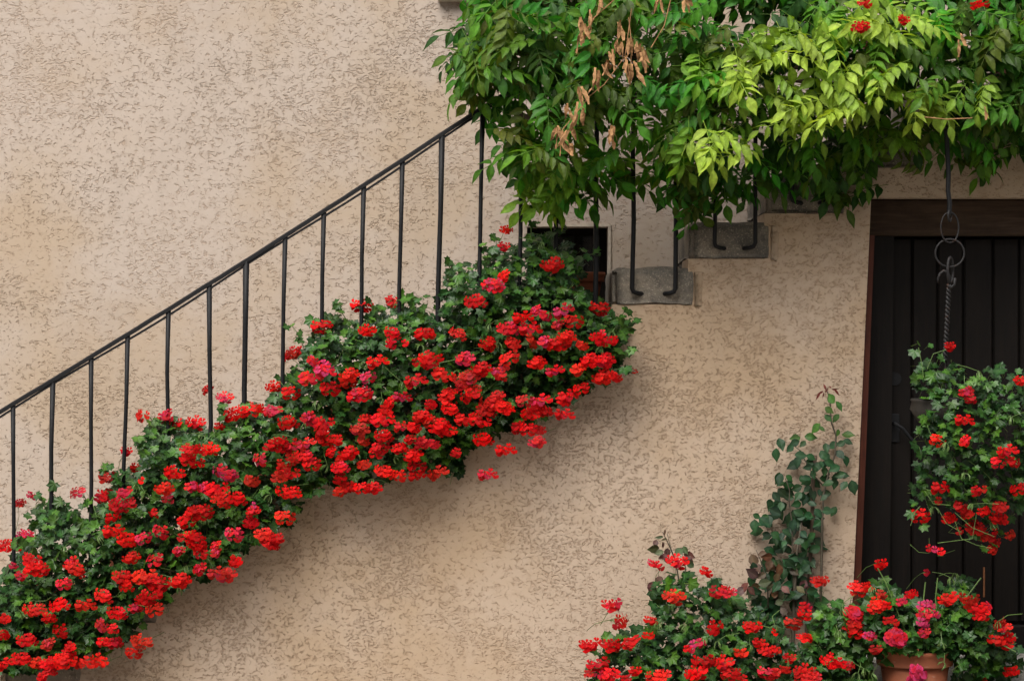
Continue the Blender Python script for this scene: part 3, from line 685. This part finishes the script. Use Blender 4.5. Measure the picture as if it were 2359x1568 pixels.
SHOOT_AT = [(1035,640,1030,600),(1062,640,1052,612),(1085,650,1085,618),(1120,610,1126,575),(1150,590,1143,548),(1225,560,1218,478),(1280,560,1292,500),(1262,560,1280,540),(1330,600,1372,585),(700,800,672,748),(735,760,722,736),(800,740,778,700),(860,720,850,690),(905,710,935,684),(940,705,976,684),(600,950,562,930),(520,975,508,940),(420,985,395,968),(365,985,345,985),(330,1040,322,1010),(345,1010,366,965),(300,1090,262,1098),(265,1120,248,1075),(110,1180,95,1145),(150,1175,118,1130),(85,1240,72,1200),(215,1190,206,1150),(60,1280,38,1250),(1430,760,1442,712),(1430,830,1455,800),(1435,780,1462,738),(1400,860,1440,850)]
def plant_of(x): return max(-8, min(-1, math.floor((x - 1420)/176)))
spots = {i: [] for i in plants}
for (x, y) in scatter(POLY, 8600, rng):
    e = edge_dist(POLY, x, y)
    if e < 26 and rng.random() > .35 + .65*e/26: continue
    h = under(x) - y; dep = abs(rng.gauss(0, .15)); yy = y_front(x, y) + dep
    if h < 105: yy = min(yy, -.03)
    yy = min(yy, .66)
    spots[plant_of(x)].append((P(x, y, yy), dep))
shoots = {i: MB() for i in plants}
for (xa, ya, xb, yb_) in SHOOT_AT:
    i = plant_of(xa); ys = min(0, y_front(xa, ya)) - .03 if ya > top_edge(xa) + 30 else -.02
    pa, pb = P(xa, ya, ys), P(xb, yb_, ys - .02); mid = pa.lerp(pb, .5) + Vector((rng.uniform(-.01, .01), -.01, .01))
    shoots[i].tube([pa, mid, pb], [.0022, .0018, .001], 5)
    spots[i].append((pb, -1))
    for t in (.25, .5, .75, .95):
        q = pa.lerp(pb, t) + Vector((rng.gauss(0, .018), rng.gauss(-.01, .012), rng.gauss(0, .014))); spots[i].append((q, -1))
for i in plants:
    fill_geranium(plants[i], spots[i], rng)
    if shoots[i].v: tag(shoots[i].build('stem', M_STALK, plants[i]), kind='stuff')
for i in plants:
    flowers(plants[i], [u for u in UMBELS_STAIR if plant_of(u[0]) == i], lambda x, y: y_front(x, y) - .05 - .05*rng.random(), rng, False, lambda x, y: y > top_edge(x) + 60)
    xs_ = [(x, y) for x, y in scatter(POLY, 70, rng) if plant_of(x) == i]
    buds(plants[i], [P(x, y, y_front(x, y) - .03) for x, y in xs_[:9]], rng)

# ------------------------------------------------------------------ hanging basket
BP = [(2112,838),(2150,818),(2200,835),(2230,866),(2262,840),(2300,828),(2345,850),(2400,880),(2470,960),(2500,1060),(2450,1160),(2359,1195),(2300,1185),(2262,1230),(2215,1190),(2180,1165),(2130,1170),(2095,1165),(2092,1120),(2112,1085),(2108,1010),(2122,930),(2112,870)]
bc = P(2270, 925, CY)
bas = empty('hanging_basket', bc); tag(bas, 'hanging basket of trailing red geranium in front of the dark door', 'hanging basket')
b = MB(); b.lathe([(0, -.12), (.07, -.115), (.12, -.085), (.155, -.03), (.148, .0), (.154, .006), (.148, .012), (.135, 0), (.0, -.005)], 36, (bc.x-.14+.0, CY+.02, bc.z)); b.build('bowl', M_BOWL, bas, smooth=True)
kn = P(2177, 832, CY)
for (px, yy) in ((2112, CY+.02), (2262, CY+.02), (2180, CY-.14)):
    q = P(px, 925 if px < 2200 else 920, yy); mid = kn.lerp(q, .55) + Vector((0, 0, .025))
    b = MB(); b.tube([kn, mid, q], .0016, 5); b.build('wire', M_RUST, bas)
rng = random.Random(5)
def by(x, y):
    r = math.hypot((x-2280)/190, (y-1000)/210); return CY - .22*math.sqrt(max(0, 1-r*r)) - .02
sp = []
for (x, y) in scatter(BP, 950, rng):
    e = edge_dist(BP, x, y)
    if e < 26 and rng.random() > .35 + .65*e/26: continue
    if x < 2125 and 900 < y < 940 and rng.random() < .6: continue
    dep = abs(rng.gauss(0, .10)); sp.append((P(x, y, by(x, y) + dep), dep))
for (x, y) in ((2107,808),(2116,790),(2140,795),(2108,1160),(2100,1180),(2125,1210),(2260,1230),(2290,1250),(2240,1225),(2270,1262),(2310,1225),(2330,1190)): sp.append((P(x, y, CY - .06), 0))
fill_geranium(bas, sp, rng, 300, .95)
flowers(bas, UMBELS_BASKET, lambda x, y: by(x, y) - .05, rng, False, lambda x, y: y > 900)
buds(bas, [P(x, y, by(x, y) - .05) for x, y in ((2150,1168),(2240,1160),(2285,1205),(2225,1090),(2180,1020),(2255,855),(2330,960))], rng)
b = MB()
for pts in (((2128,870),(2122,830),(2116,800)), ((2120,1165),(2106,1180),(2098,1210)), ((2160,1170),(2180,1205),(2215,1225)), ((2200,1180),(2240,1215),(2290,1235)), ((2130,1130),(2150,1160),(2190,1163)), ((2230,1060),(2260,1080),(2290,1110)), ((2200,1200),(2215,1240),(2250,1255),(2285,1262)), ((2250,1180),(2240,1240),(2160,1250)), ((2136,850),(2150,815),(2180,805))):
    b.tube([P(x, y, CY - .17) for x, y in pts], .0014, 5)
tag(b.build('stem', M_STALK, bas), kind='stuff')

# ------------------------------------------------------------------ terracotta pot and the bed
PYD = -.30
pc = P(2107, 1560, PYD)
potg = empty('potted_geranium', (pc.x, PYD, 0)); tag(potg, 'red and pink geranium in a terracotta pot by the door', 'geranium')
b = pot_mesh(.152, .268, .062); o = b.build('pot', M_POT, potg, smooth=True); o.location = (0, 0, .004)
b = MB(); b.lathe([(0, 0), (.137, 0)], 28); o = b.build('soil', M_SOIL, potg); o.location = (0, 0, .235)
TP = [(1990,1490),(1962,1440),(1950,1400),(1985,1370),(2012,1335),(2040,1325),(2068,1360),(2100,1385),(2150,1385),(2170,1345),(2205,1322),(2240,1335),(2262,1400),(2310,1440),(2345,1490),(2350,1530),(2310,1570),(2270,1600),(2215,1600),(2196,1560),(2185,1505),(2140,1515),(2110,1545),(2080,1520),(2035,1522),(2005,1515)]
rng = random.Random(9); sp = []
def ty(x, y):
    r = math.hypot((x-2130)/210, (y-1460)/140); return PYD - .20*math.sqrt(max(0, 1-r*r)) + .02
for (x, y) in scatter(TP, 850, rng):
    e = edge_dist(TP, x, y)
    if e < 22 and rng.random() > .3 + .7*e/22: continue
    dep = abs(rng.gauss(0, .09)); sp.append((P(x, y, ty(x, y) + dep), dep))
fill_geranium(potg, sp, rng, 300, 1.05)
flowers(potg, UMBELS_POT, lambda x, y: ty(x, y) - .05, rng, True)
buds(potg, [P(x, y, ty(x, y) - .04) for x, y in ((2135,1400),(2190,1330),(2200,1320),(2170,1480),(2300,1430),(2010,1350),(2175,1525))], rng)
b = MB()
for pts in (((2085,1450),(2068,1410),(2040,1340),(2022,1308)), ((2110,1440),(2125,1400),(2132,1340)), ((2160,1420),(2155,1380),(2160,1330)), ((2210,1400),(2230,1370),(2260,1330)), ((2120,1500),(2130,1520),(2115,1545)), ((2240,1450),(2300,1480),(2340,1500))):
    b.tube([P(x, y, PYD - .12) for x, y in pts], .0026, 5)
tag(b.build('stem', M_STALK, potg), kind='stuff')

BL = [(1340,1680),(1335,1590),(1350,1540),(1372,1500),(1392,1468),(1430,1448),(1478,1435),(1508,1420),(1498,1370),(1512,1330),(1545,1318),(1592,1318),(1625,1345),(1650,1325),(1668,1345),(1705,1372),(1745,1410),(1790,1425),(1818,1455),(1835,1500),(1850,1580),(1850,1680)]
BR = [(1850,1680),(1842,1560),(1838,1500),(1862,1440),(1885,1395),(1930,1378),(1965,1400),(1990,1430),(2000,1480),(2015,1530),(2010,1600),(2000,1680)]
for poly, lab, seed, n in ((BL, 'bushy red geranium at the foot of the wall, left of the rose', 31, 1400), (BR, 'red geranium between the rose stake and the terracotta pot', 33, 680)):
    rng = random.Random(seed)
    cx = sum(p[0] for p in poly)/len(poly); root = empty('ground_geranium', (X(cx), -.3, 0)); tag(root, lab, 'geranium', 'geraniums at the foot of the wall')
    xs0, xs1 = min(p[0] for p in poly), max(p[0] for p in poly)
    def fy(x, y): 
        r = min(1, math.hypot((x-(xs0+xs1)/2)/((xs1-xs0)/2+20), (y-1560)/260)); return -.24 - .24*math.sqrt(max(0, 1-r*r))
    sp = []
    for (x, y) in scatter(poly, n, rng):
        e = edge_dist(poly, x, y)
        if e < 22 and y < 1580 and rng.random() > .3 + .7*e/22: continue
        dep = abs(rng.gauss(0, .10)); sp.append((P(x, y, min(-.03, fy(x, y) + dep)), dep))
    fill_geranium(root, sp, rng, 300, 1.1)
    flowers(root, [u for u in UMBELS_BED if (u[0] < 1845) == (poly is BL)], lambda x, y: fy(x, y) - .05, rng)
    buds(root, [P(x, y, fy(x, y) - .04) for x, y in scatter(poly, 9, rng)], rng)
    b = MB()
    for _ in range(8):
        x, y = scatter(poly, 1, rng)[0]; q = P(x, y, fy(x, y) + .05)
        b.tube([(q.x*.6 + X(cx)*.4, -.25, .02), (q.x*.9 + X(cx)*.1, -.28, q.z*.5), q], .004, 5)
    tag(b.build('stem', M_STALK, root), kind='stuff')

# ------------------------------------------------------------------ roses
ROSE_T = [leaflet_b(R, .050, .034, .2, .15) for _ in range(4)] + [leaflet_b(R, .038, .026, .2, .2) for _ in range(2)]
ROSE_ME = [b.mesh('rose_leaf', M_ROSE) for b in ROSE_T]
SHOOT_T = [leaflet_b(R, .036, .012, .5, .5) for _ in range(3)]; SHOOT_ME = [b.mesh('rose_shoot_leaf', M_ROSE) for b in SHOOT_T]
LV5 = [(1918,919),(1935,935),(1910,946),(1924,959),(1909,963),(1879,984),(1894,990),(1797,1018),(1790,1043),(1834,1007),(1832,1018),(1866,1007),(1850,1023),(1821,1035),(1951,998),(1956,1018),(1938,1018),(1929,996),(1906,1030),(1919,1022),(1932,1043),(1949,1057),(1841,1047),(1869,1054),(1894,1045),(1909,1051),(1838,1063),(1859,1078),(1893,1069),(1909,1063),(1926,1075),(1879,1075),(1899,1087),(1935,1091),(1946,1117),(1909,1110),(1847,1103),(1862,1098),(1875,1091),(1797,1101),(1797,1116),(1821,1100),(1815,1113),(1813,1131),(1841,1141),(1860,1128),(1888,1134),(1788,1144),(1772,1159),(1799,1162),(1818,1148),(1784,1175),(1835,1163),(1871,1142),(1874,1157),(1765,1192),(1759,1198),(1832,1189),(1850,1178),(1841,1195),(1865,1189),(1879,1195),(1900,1178),
       (1760,1202),(1772,1193),(1845,1193),(1866,1190),(1881,1204),(1766,1237),(1784,1231),(1801,1237),(1813,1225),(1848,1228),(1839,1249),(1860,1251),(1869,1234),(1878,1260),(1792,1260),(1804,1254),(1778,1272),(1848,1281),(1828,1281),(1813,1299),(1842,1313),(1854,1299),(1878,1366),(1816,1372),(1772,1395),(1781,1372),(1737,1387),(1763,1390),(1731,1357),(1748,1372),(1836,1346),(1854,1331),(1766,1313),(1831,1301),(1778,1419),(1792,1401),(1775,1437)]
RED6 = [(1735,1287),(1754,1275),(1769,1282),(1745,1307),(1737,1322),(1754,1325),(1716,1351),(1707,1360),(1742,1351),(1731,1360),(1781,1325),(1789,1331),(1772,1299),(1810,1357),(1825,1366),(1845,1357),(1851,1346),(1784,1366),(1763,1343),(1795,1310)]
SMALL = [(1531,1228),(1519,1237),(1528,1241),(1510,1251),(1510,1263),(1528,1257),(1519,1272),(1528,1281),(1537,1272),(1578,1266),(1566,1269),(1585,1278),(1590,1299),(1587,1290),(1502,1348),(1519,1334),(1531,1354),(1513,1375),(1575,1346),(1590,1337),(1604,1348),(1537,1290)]
rng = random.Random(13)
rose = empty('rose_bush', (X(1866), -.09, 0)); tag(rose, 'tall slender green rose trained up a stake beside the dark door', 'rose')
srose = empty('rose_bush', (X(1560), -.12, 0)); tag(srose, 'small rose with dark red leaves rising behind the left geranium', 'rose')
def rose_leaf(root, x, y, col, me, s=1.0, yb=-.09, tdir=None):
    p = P(x, y, yb + rng.gauss(0, .03)); Nn = Vector((rng.gauss(0, .45), -1, .35 + rng.gauss(0, .35)))
    T = tdir or Vector((rng.gauss(0, 1), -.2, -.5 + rng.gauss(0, .5)))
    M = frame(Nn, T); M = Matrix.Translation(p) @ M @ Matrix.Translation((0, -.02*s, 0)) @ Matrix.Scale(s*rng.uniform(.85, 1.2), 4)
    place(me, 'leaf', M, root, col)
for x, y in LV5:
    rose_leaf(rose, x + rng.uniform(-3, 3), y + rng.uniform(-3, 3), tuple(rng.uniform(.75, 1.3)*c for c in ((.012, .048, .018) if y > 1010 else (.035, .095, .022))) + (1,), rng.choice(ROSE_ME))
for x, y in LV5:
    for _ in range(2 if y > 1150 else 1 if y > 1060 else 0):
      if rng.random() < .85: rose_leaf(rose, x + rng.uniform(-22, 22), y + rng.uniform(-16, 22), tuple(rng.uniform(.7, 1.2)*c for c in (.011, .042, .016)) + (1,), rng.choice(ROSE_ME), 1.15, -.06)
for x, y in RED6:
    rose_leaf(rose, x, y, tuple(rng.uniform(.75, 1.3)*c for c in rng.choice(((.085, .035, .025), (.07, .05, .025), (.06, .022, .025)))) + (1,), rng.choice(ROSE_ME), 1.1, -.13)
    if rng.random() < .5: rose_leaf(rose, x + rng.uniform(-20, 30), y + rng.uniform(-10, 30), (.045, .055, .028, 1), rng.choice(ROSE_ME), 1.1, -.1)
for _ in range(60):
    x, y = rng.gauss(1805, 42), rng.uniform(1290, 1440)
    rose_leaf(rose, x, y, tuple(rng.uniform(.7, 1.25)*c for c in rng.choice(((.011, .042, .016), (.011, .042, .016), (.055, .03, .02)))) + (1,), rng.choice(ROSE_ME), 1.05, -.11)
for x, y, dx, dz in ((1900,890,-.3,1),(1911,888,.1,1),(1890,905,-.8,-.5),(1884,912,-.7,-.8),(1897,912,.1,-1),(1924,897,1,.1),(1928,903,.7,-.6),(1905,897,.2,1)):
    rose_leaf(rose, x, y, (.11, .014, .016, 1), rng.choice(SHOOT_ME), .8, -.07, Vector((dx, -.1, dz)))
def cane(root, pts, r0, r1, yb, m, name='cane'):
    b = MB(); n = len(pts); b.tube([P(x, y, yb + .006*math.sin(i*2.1)) for i, (x, y) in enumerate(pts)], [r0 + (r1-r0)*i/(n-1) for i in range(n)], 6)
    return b.build(name, m, root, smooth=True)
cane(rose, [(1888,1480),(1892,1320),(1894,1201),(1897,1140),(1903,1110),(1924,1045),(1926,1004),(1915,972),(1912,922),(1904,896)], .006, .002, -.08, M_CANE)
cane(rose, [(1897,1119),(1871,1090),(1853,1057),(1847,1040),(1818,1018)], .003, .0015, -.08, M_CANE)
cane(rose, [(1830,1440),(1828,1330),(1824,1198),(1818,1160),(1819,1128),(1809,1101)], .004, .0018, -.1, M_CANE)
cane(rose, [(1825,1600),(1826,1489),(1830,1372),(1836,1270),(1850,1180)], .009, .004, -.1, M_CANE)
cane(rose, [(1770,1400),(1768,1340),(1752,1290),(1742,1266)], .003, .0015, -.13, M_CANE)
cane(rose, [(1856,1620),(1857,1500),(1859,1425),(1864,1372),(1866,1296),(1872,1190),(1872,1122),(1878,1048)], .0095, .008, -.06, M_BARK, 'stake')
for x, y in SMALL:
    g_ = rng.random() < .3; rose_leaf(srose, x, y, tuple(rng.uniform(.8, 1.3)*c for c in ((.05, .06, .03) if g_ else (.065, .022, .022))) + (1,), rng.choice(ROSE_ME if y > 1260 else SHOOT_ME + ROSE_ME[-2:]), .95, -.14)
cane(srose, [(1560,1600),(1575,1400),(1556,1290),(1540,1252),(1526,1224)], .005, .0014, -.12, M_CANE)
cane(srose, [(1556,1290),(1545,1260),(1537,1228)], .002, .0012, -.13, M_CANE)
cane(srose, [(1570,1360),(1580,1310),(1570,1268)], .003, .0014, -.13, M_CANE)

# ------------------------------------------------------------------ wisteria over the landing
VP = [(1095,-20),(1072,40),(1062,80),(1035,120),(1034,200),(1060,228),(1112,228),(1140,260),(1120,310),(1150,390),(1195,405),(1222,465),(1290,475),(1348,470),(1400,415),(1500,425),(1552,445),(1590,520),(1640,470),(1700,455),(1770,450),(1800,410),(1880,425),(1940,462),(1988,448),(2005,345),(2050,330),(2090,375),(2130,340),(2190,365),(2212,340),(2240,425),(2300,395),(2340,330),(2460,420),(2460,-330),(1150,-330),(1100,-120)]
rng = random.Random(77)
LFT = [leaflet_b(rng, rng.uniform(.066, .084), rng.uniform(.032, .040), .35, .25) for _ in range(6)]
LFT_ME = [b.mesh('leaflet', M_WIST) for b in LFT]
def frond_layout(rng, n, L):
    "leaflet frames of one pinnate leaf along +Y, drooping"
    out = []; rach = []
    for i in range(n + 1):
        s = (.25 + .75*i/n)*L; rach.append(Vector((0, s, -.38*s*s/L)))
    for i in range(n + 1):
        p = rach[i]
        if i == n: out.append(Matrix.Translation(p) @ Euler((-.8, 0, 0)).to_matrix().to_4x4()); break
        for sd in (-1, 1):
            a = sd*rad(rng.uniform(52, 78)); out.append(Matrix.Translation(p) @ Euler((-.1 - .3*rng.random() - .2*i/n, sd*0 + sd*rng.uniform(-.1, .35), -a)).to_matrix().to_4x4() @ Matrix.Scale(rng.uniform(.85, 1.08)*(1 - .15*abs(i/n-.5)), 4))
    return [Vector((0, 0, 0))] + rach, out
FR = []
for k in range(6):
    rach, lf = frond_layout(rng, rng.choice((4, 4, 5)), rng.uniform(.15, .20))
    b = MB(); b.tube(rach, .0012, 4, (1.2, .35), 0, False); stalk = b.mesh('rachis', M_WIST)
    full = MB(); full.tube(rach, .0012, 4, (1.2, .35), 0, False)
    ids = [rng.randrange(6) for _ in lf]
    for M, q in zip(lf, ids):
        tt = rng.uniform(.85, 1.15); full.add(LFT[q].v, LFT[q].f, [(t[0]*tt, t[1]) for t in LFT[q].t], 0, M)
    FR.append((full, full.mesh('compound_leaf', M_WIST), stalk, lf, ids))
YELLOWED = [(1740,170,90,60),(1850,130,110,60),(1980,190,110,50),(2110,245,120,45),(2215,230,80,30),(1660,345,70,40),(1990,50,60,40),(2110,60,70,45),(1900,250,120,60),(1800,300,80,50),(2050,300,60,40),(1260,440,60,40),(1400,350,60,30)]  # patches where the leaves themselves turn yellow green
def yellowed(x, y): return max(math.exp(-(((x-a)/c)**2 + ((y-b_)/d)**2)) * (1 if k < 9 else .55) for k, (a, b_, c, d) in enumerate(YELLOWED))
vines = []
for lab, bx_ in (('deep green wisteria hanging over the railing above the small window, with withered brown sprays', 1400), ('yellow green wisteria spilling from the landing above the dark door', 2050)):
    v_ = empty('wisteria', (X(bx_), .1, LAND_Z)); tag(v_, lab, 'vine', 'wisteria over the landing'); vines.append(v_)
HOLES = [(1510,55,60,45),(1650,50,70,50),(1760,60,55,45),(1440,120,45,40),(1500,180,45,30),(1350,325,35,25),(1230,235,25,25),(1560,240,40,25),(1480,330,45,25)]
cand = []
for (x, y) in scatter(VP, 1500, rng):
    if y > -30 and any(((x-a)/c)**2 + ((y-b_)/d)**2 < 1 for a, b_, c, d in HOLES) and rng.random() < .8: continue
    s = yellowed(x, y); e = edge_dist(VP, x, y) if y > 20 else 60
    yf = -.16 - .36*sm(0, 120, e) - .14*s
    dep = abs(rng.gauss(0, .20)); cand.append((x, y, min(yf + dep, -.06 if rng.random() < .75 else .25), dep, s, e))
cand.sort(key=lambda q: q[3] + (9 if q[1] < -45 else 0))
count = [0, 0]; indiv = [0, 0]; mass = [MB(), MB()]
for (x, y, yy, dep, s, e) in cand:
    w = 0 if x + rng.gauss(0, 25) < 1640 + (y-200)*-.1 else 1
    full, me, stalk, lf, ids = rng.choice(FR)
    side = rng.gauss(0, .95)
    if x < 1180: side -= .7
    if rng.random() < (.72 + .2*s if e > 35 else .45):       # spreading spray, seen from its edge
        T = Vector((side*1.4, -.6, -.08 + rng.gauss(0, .25))); Nn = Vector((rng.gauss(0, .3), -.55 + rng.gauss(0, .2), .8))
    else:                                                    # hanging one, facing out
        T = Vector((side, -.4, -.5 + rng.gauss(0, .35))); Nn = Vector((rng.gauss(0, .42), -.85, .5 + rng.gauss(0, .35)))
    F = frame(Nn, T); tip = F @ Vector((0, .13, -.03))
    M = Matrix.Translation(P(x, y, yy) - tip) @ F @ Matrix.Scale(rng.uniform(.85, 1.12), 4)
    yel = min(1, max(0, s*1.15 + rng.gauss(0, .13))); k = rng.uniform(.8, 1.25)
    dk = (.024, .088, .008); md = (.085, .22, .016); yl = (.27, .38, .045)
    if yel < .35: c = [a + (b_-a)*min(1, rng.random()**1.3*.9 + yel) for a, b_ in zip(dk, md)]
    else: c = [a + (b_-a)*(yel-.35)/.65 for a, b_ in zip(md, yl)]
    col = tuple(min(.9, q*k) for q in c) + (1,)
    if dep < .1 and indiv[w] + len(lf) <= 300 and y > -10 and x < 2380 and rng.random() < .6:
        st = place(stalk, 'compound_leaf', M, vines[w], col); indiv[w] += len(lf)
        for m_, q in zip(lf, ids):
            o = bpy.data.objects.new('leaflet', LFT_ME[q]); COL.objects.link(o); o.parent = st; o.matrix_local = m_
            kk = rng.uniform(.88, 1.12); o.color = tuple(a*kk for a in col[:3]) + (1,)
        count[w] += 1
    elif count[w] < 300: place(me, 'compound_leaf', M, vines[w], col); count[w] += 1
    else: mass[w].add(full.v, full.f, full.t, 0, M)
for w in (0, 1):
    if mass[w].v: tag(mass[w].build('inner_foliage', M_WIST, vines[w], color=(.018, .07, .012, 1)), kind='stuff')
    b = MB(); x0 = (1180, 1700)[w]; x1 = (1720, 2420)[w]
    for j in range(4):
        pts = []
        for q in range(14):
            t = q/13; x = x0 + (x1-x0)*t; pts.append(P(x, 120 + 50*j - 30*j*t + 35*math.sin(t*7 + j*2) + rng.uniform(-8, 8), -.08 + .05*math.sin(t*9 + j)))
        b.tube(pts, [.011 - .006*q/13 for q in range(14)], 6)
    for j in range(9):
        x = rng.uniform(x0, x1); b.tube([P(x, -60, -.05), P(x + rng.uniform(-20, 20), 60, -.1), P(x + rng.uniform(-50, 50), 190, -.14)], [.005, .004, .002], 5)
    tag(b.build('stem', M_BARK, vines[w], smooth=True), kind='stuff')
def dead_leaf(rng):
    b = MB(); L = rng.uniform(.05, .075); n = 6; v = []
    for i in range(n + 1):
        s = i/n; w = .009*math.sin(math.pi*(s*.85 + .1)); tw = s*rng.uniform(1, 2.5)
        for a in (-1, 0, 1): v.append((a*w*math.cos(tw) + rng.uniform(-.002, .002), a*w*math.sin(tw) - .006*(1-a*a) + rng.uniform(-.002, .002), -s*L))
    f = []
    for i in range(n):
        q = 3*i; f += [(q, q+1, q+4, q+3), (q+1, q+2, q+5, q+4)]
    return b.add(v, f)
DEAD = [dead_leaf(rng).mesh('withered_leaf', M_DEAD) for _ in range(5)]
for (x, y) in WITHERED:
    for q in range(3 if x < 2000 else 1):
        M = Matrix.Translation(P(x + rng.gauss(0, 5), y - 18 + rng.gauss(0, 8), -.62 + rng.gauss(0, .02))) @ Euler((rng.gauss(0, .25), rng.gauss(0, .35), rng.uniform(0, 6))).to_matrix().to_4x4() @ Matrix.Scale(rng.uniform(.8, 1.2), 4)
        place(rng.choice(DEAD), 'withered_leaf', M, vines[0 if x < 1700 else 1])
b = MB()
for pts in (((1455,20),(1440,130),(1392,195),(1360,220),(1295,300),(1290,360)), ((1448,40),(1455,100),(1452,180)), ((1415,0),(1370,40),(1350,70),(1345,100)), ((1545,0),(1530,60),(1500,110)), ((2130,270),(2180,275),(2240,272))):
    b.tube([P(x, y, -.61) for x, y in pts], .0022, 5)
tag(b.build('withered_stem', M_DEAD, vines[0]), kind='stuff')

# red geranium standing on the landing, seen through the leaves
rng = random.Random(3)
lg = empty('landing_geranium', (X(2060)*1.02, .2, LAND_Z)); tag(lg, 'red geranium on the landing, its few heads showing through the pale leaves at top right', 'geranium')
b = pot_mesh(.13, .2); o = b.build('pot', M_POT, lg, smooth=True); o.location = (0, 0, .002)
fill_geranium(lg, [(P(x, y, rng.uniform(-.1, .25)), rng.random()) for x, y in scatter([(1940,120),(1950,-60),(2120,-80),(2290,-60),(2290,60),(2200,120),(2060,140)], 160, rng)], rng, 160)
flowers(lg, UMBELS_LANDING, lambda x, y: -.64, rng)
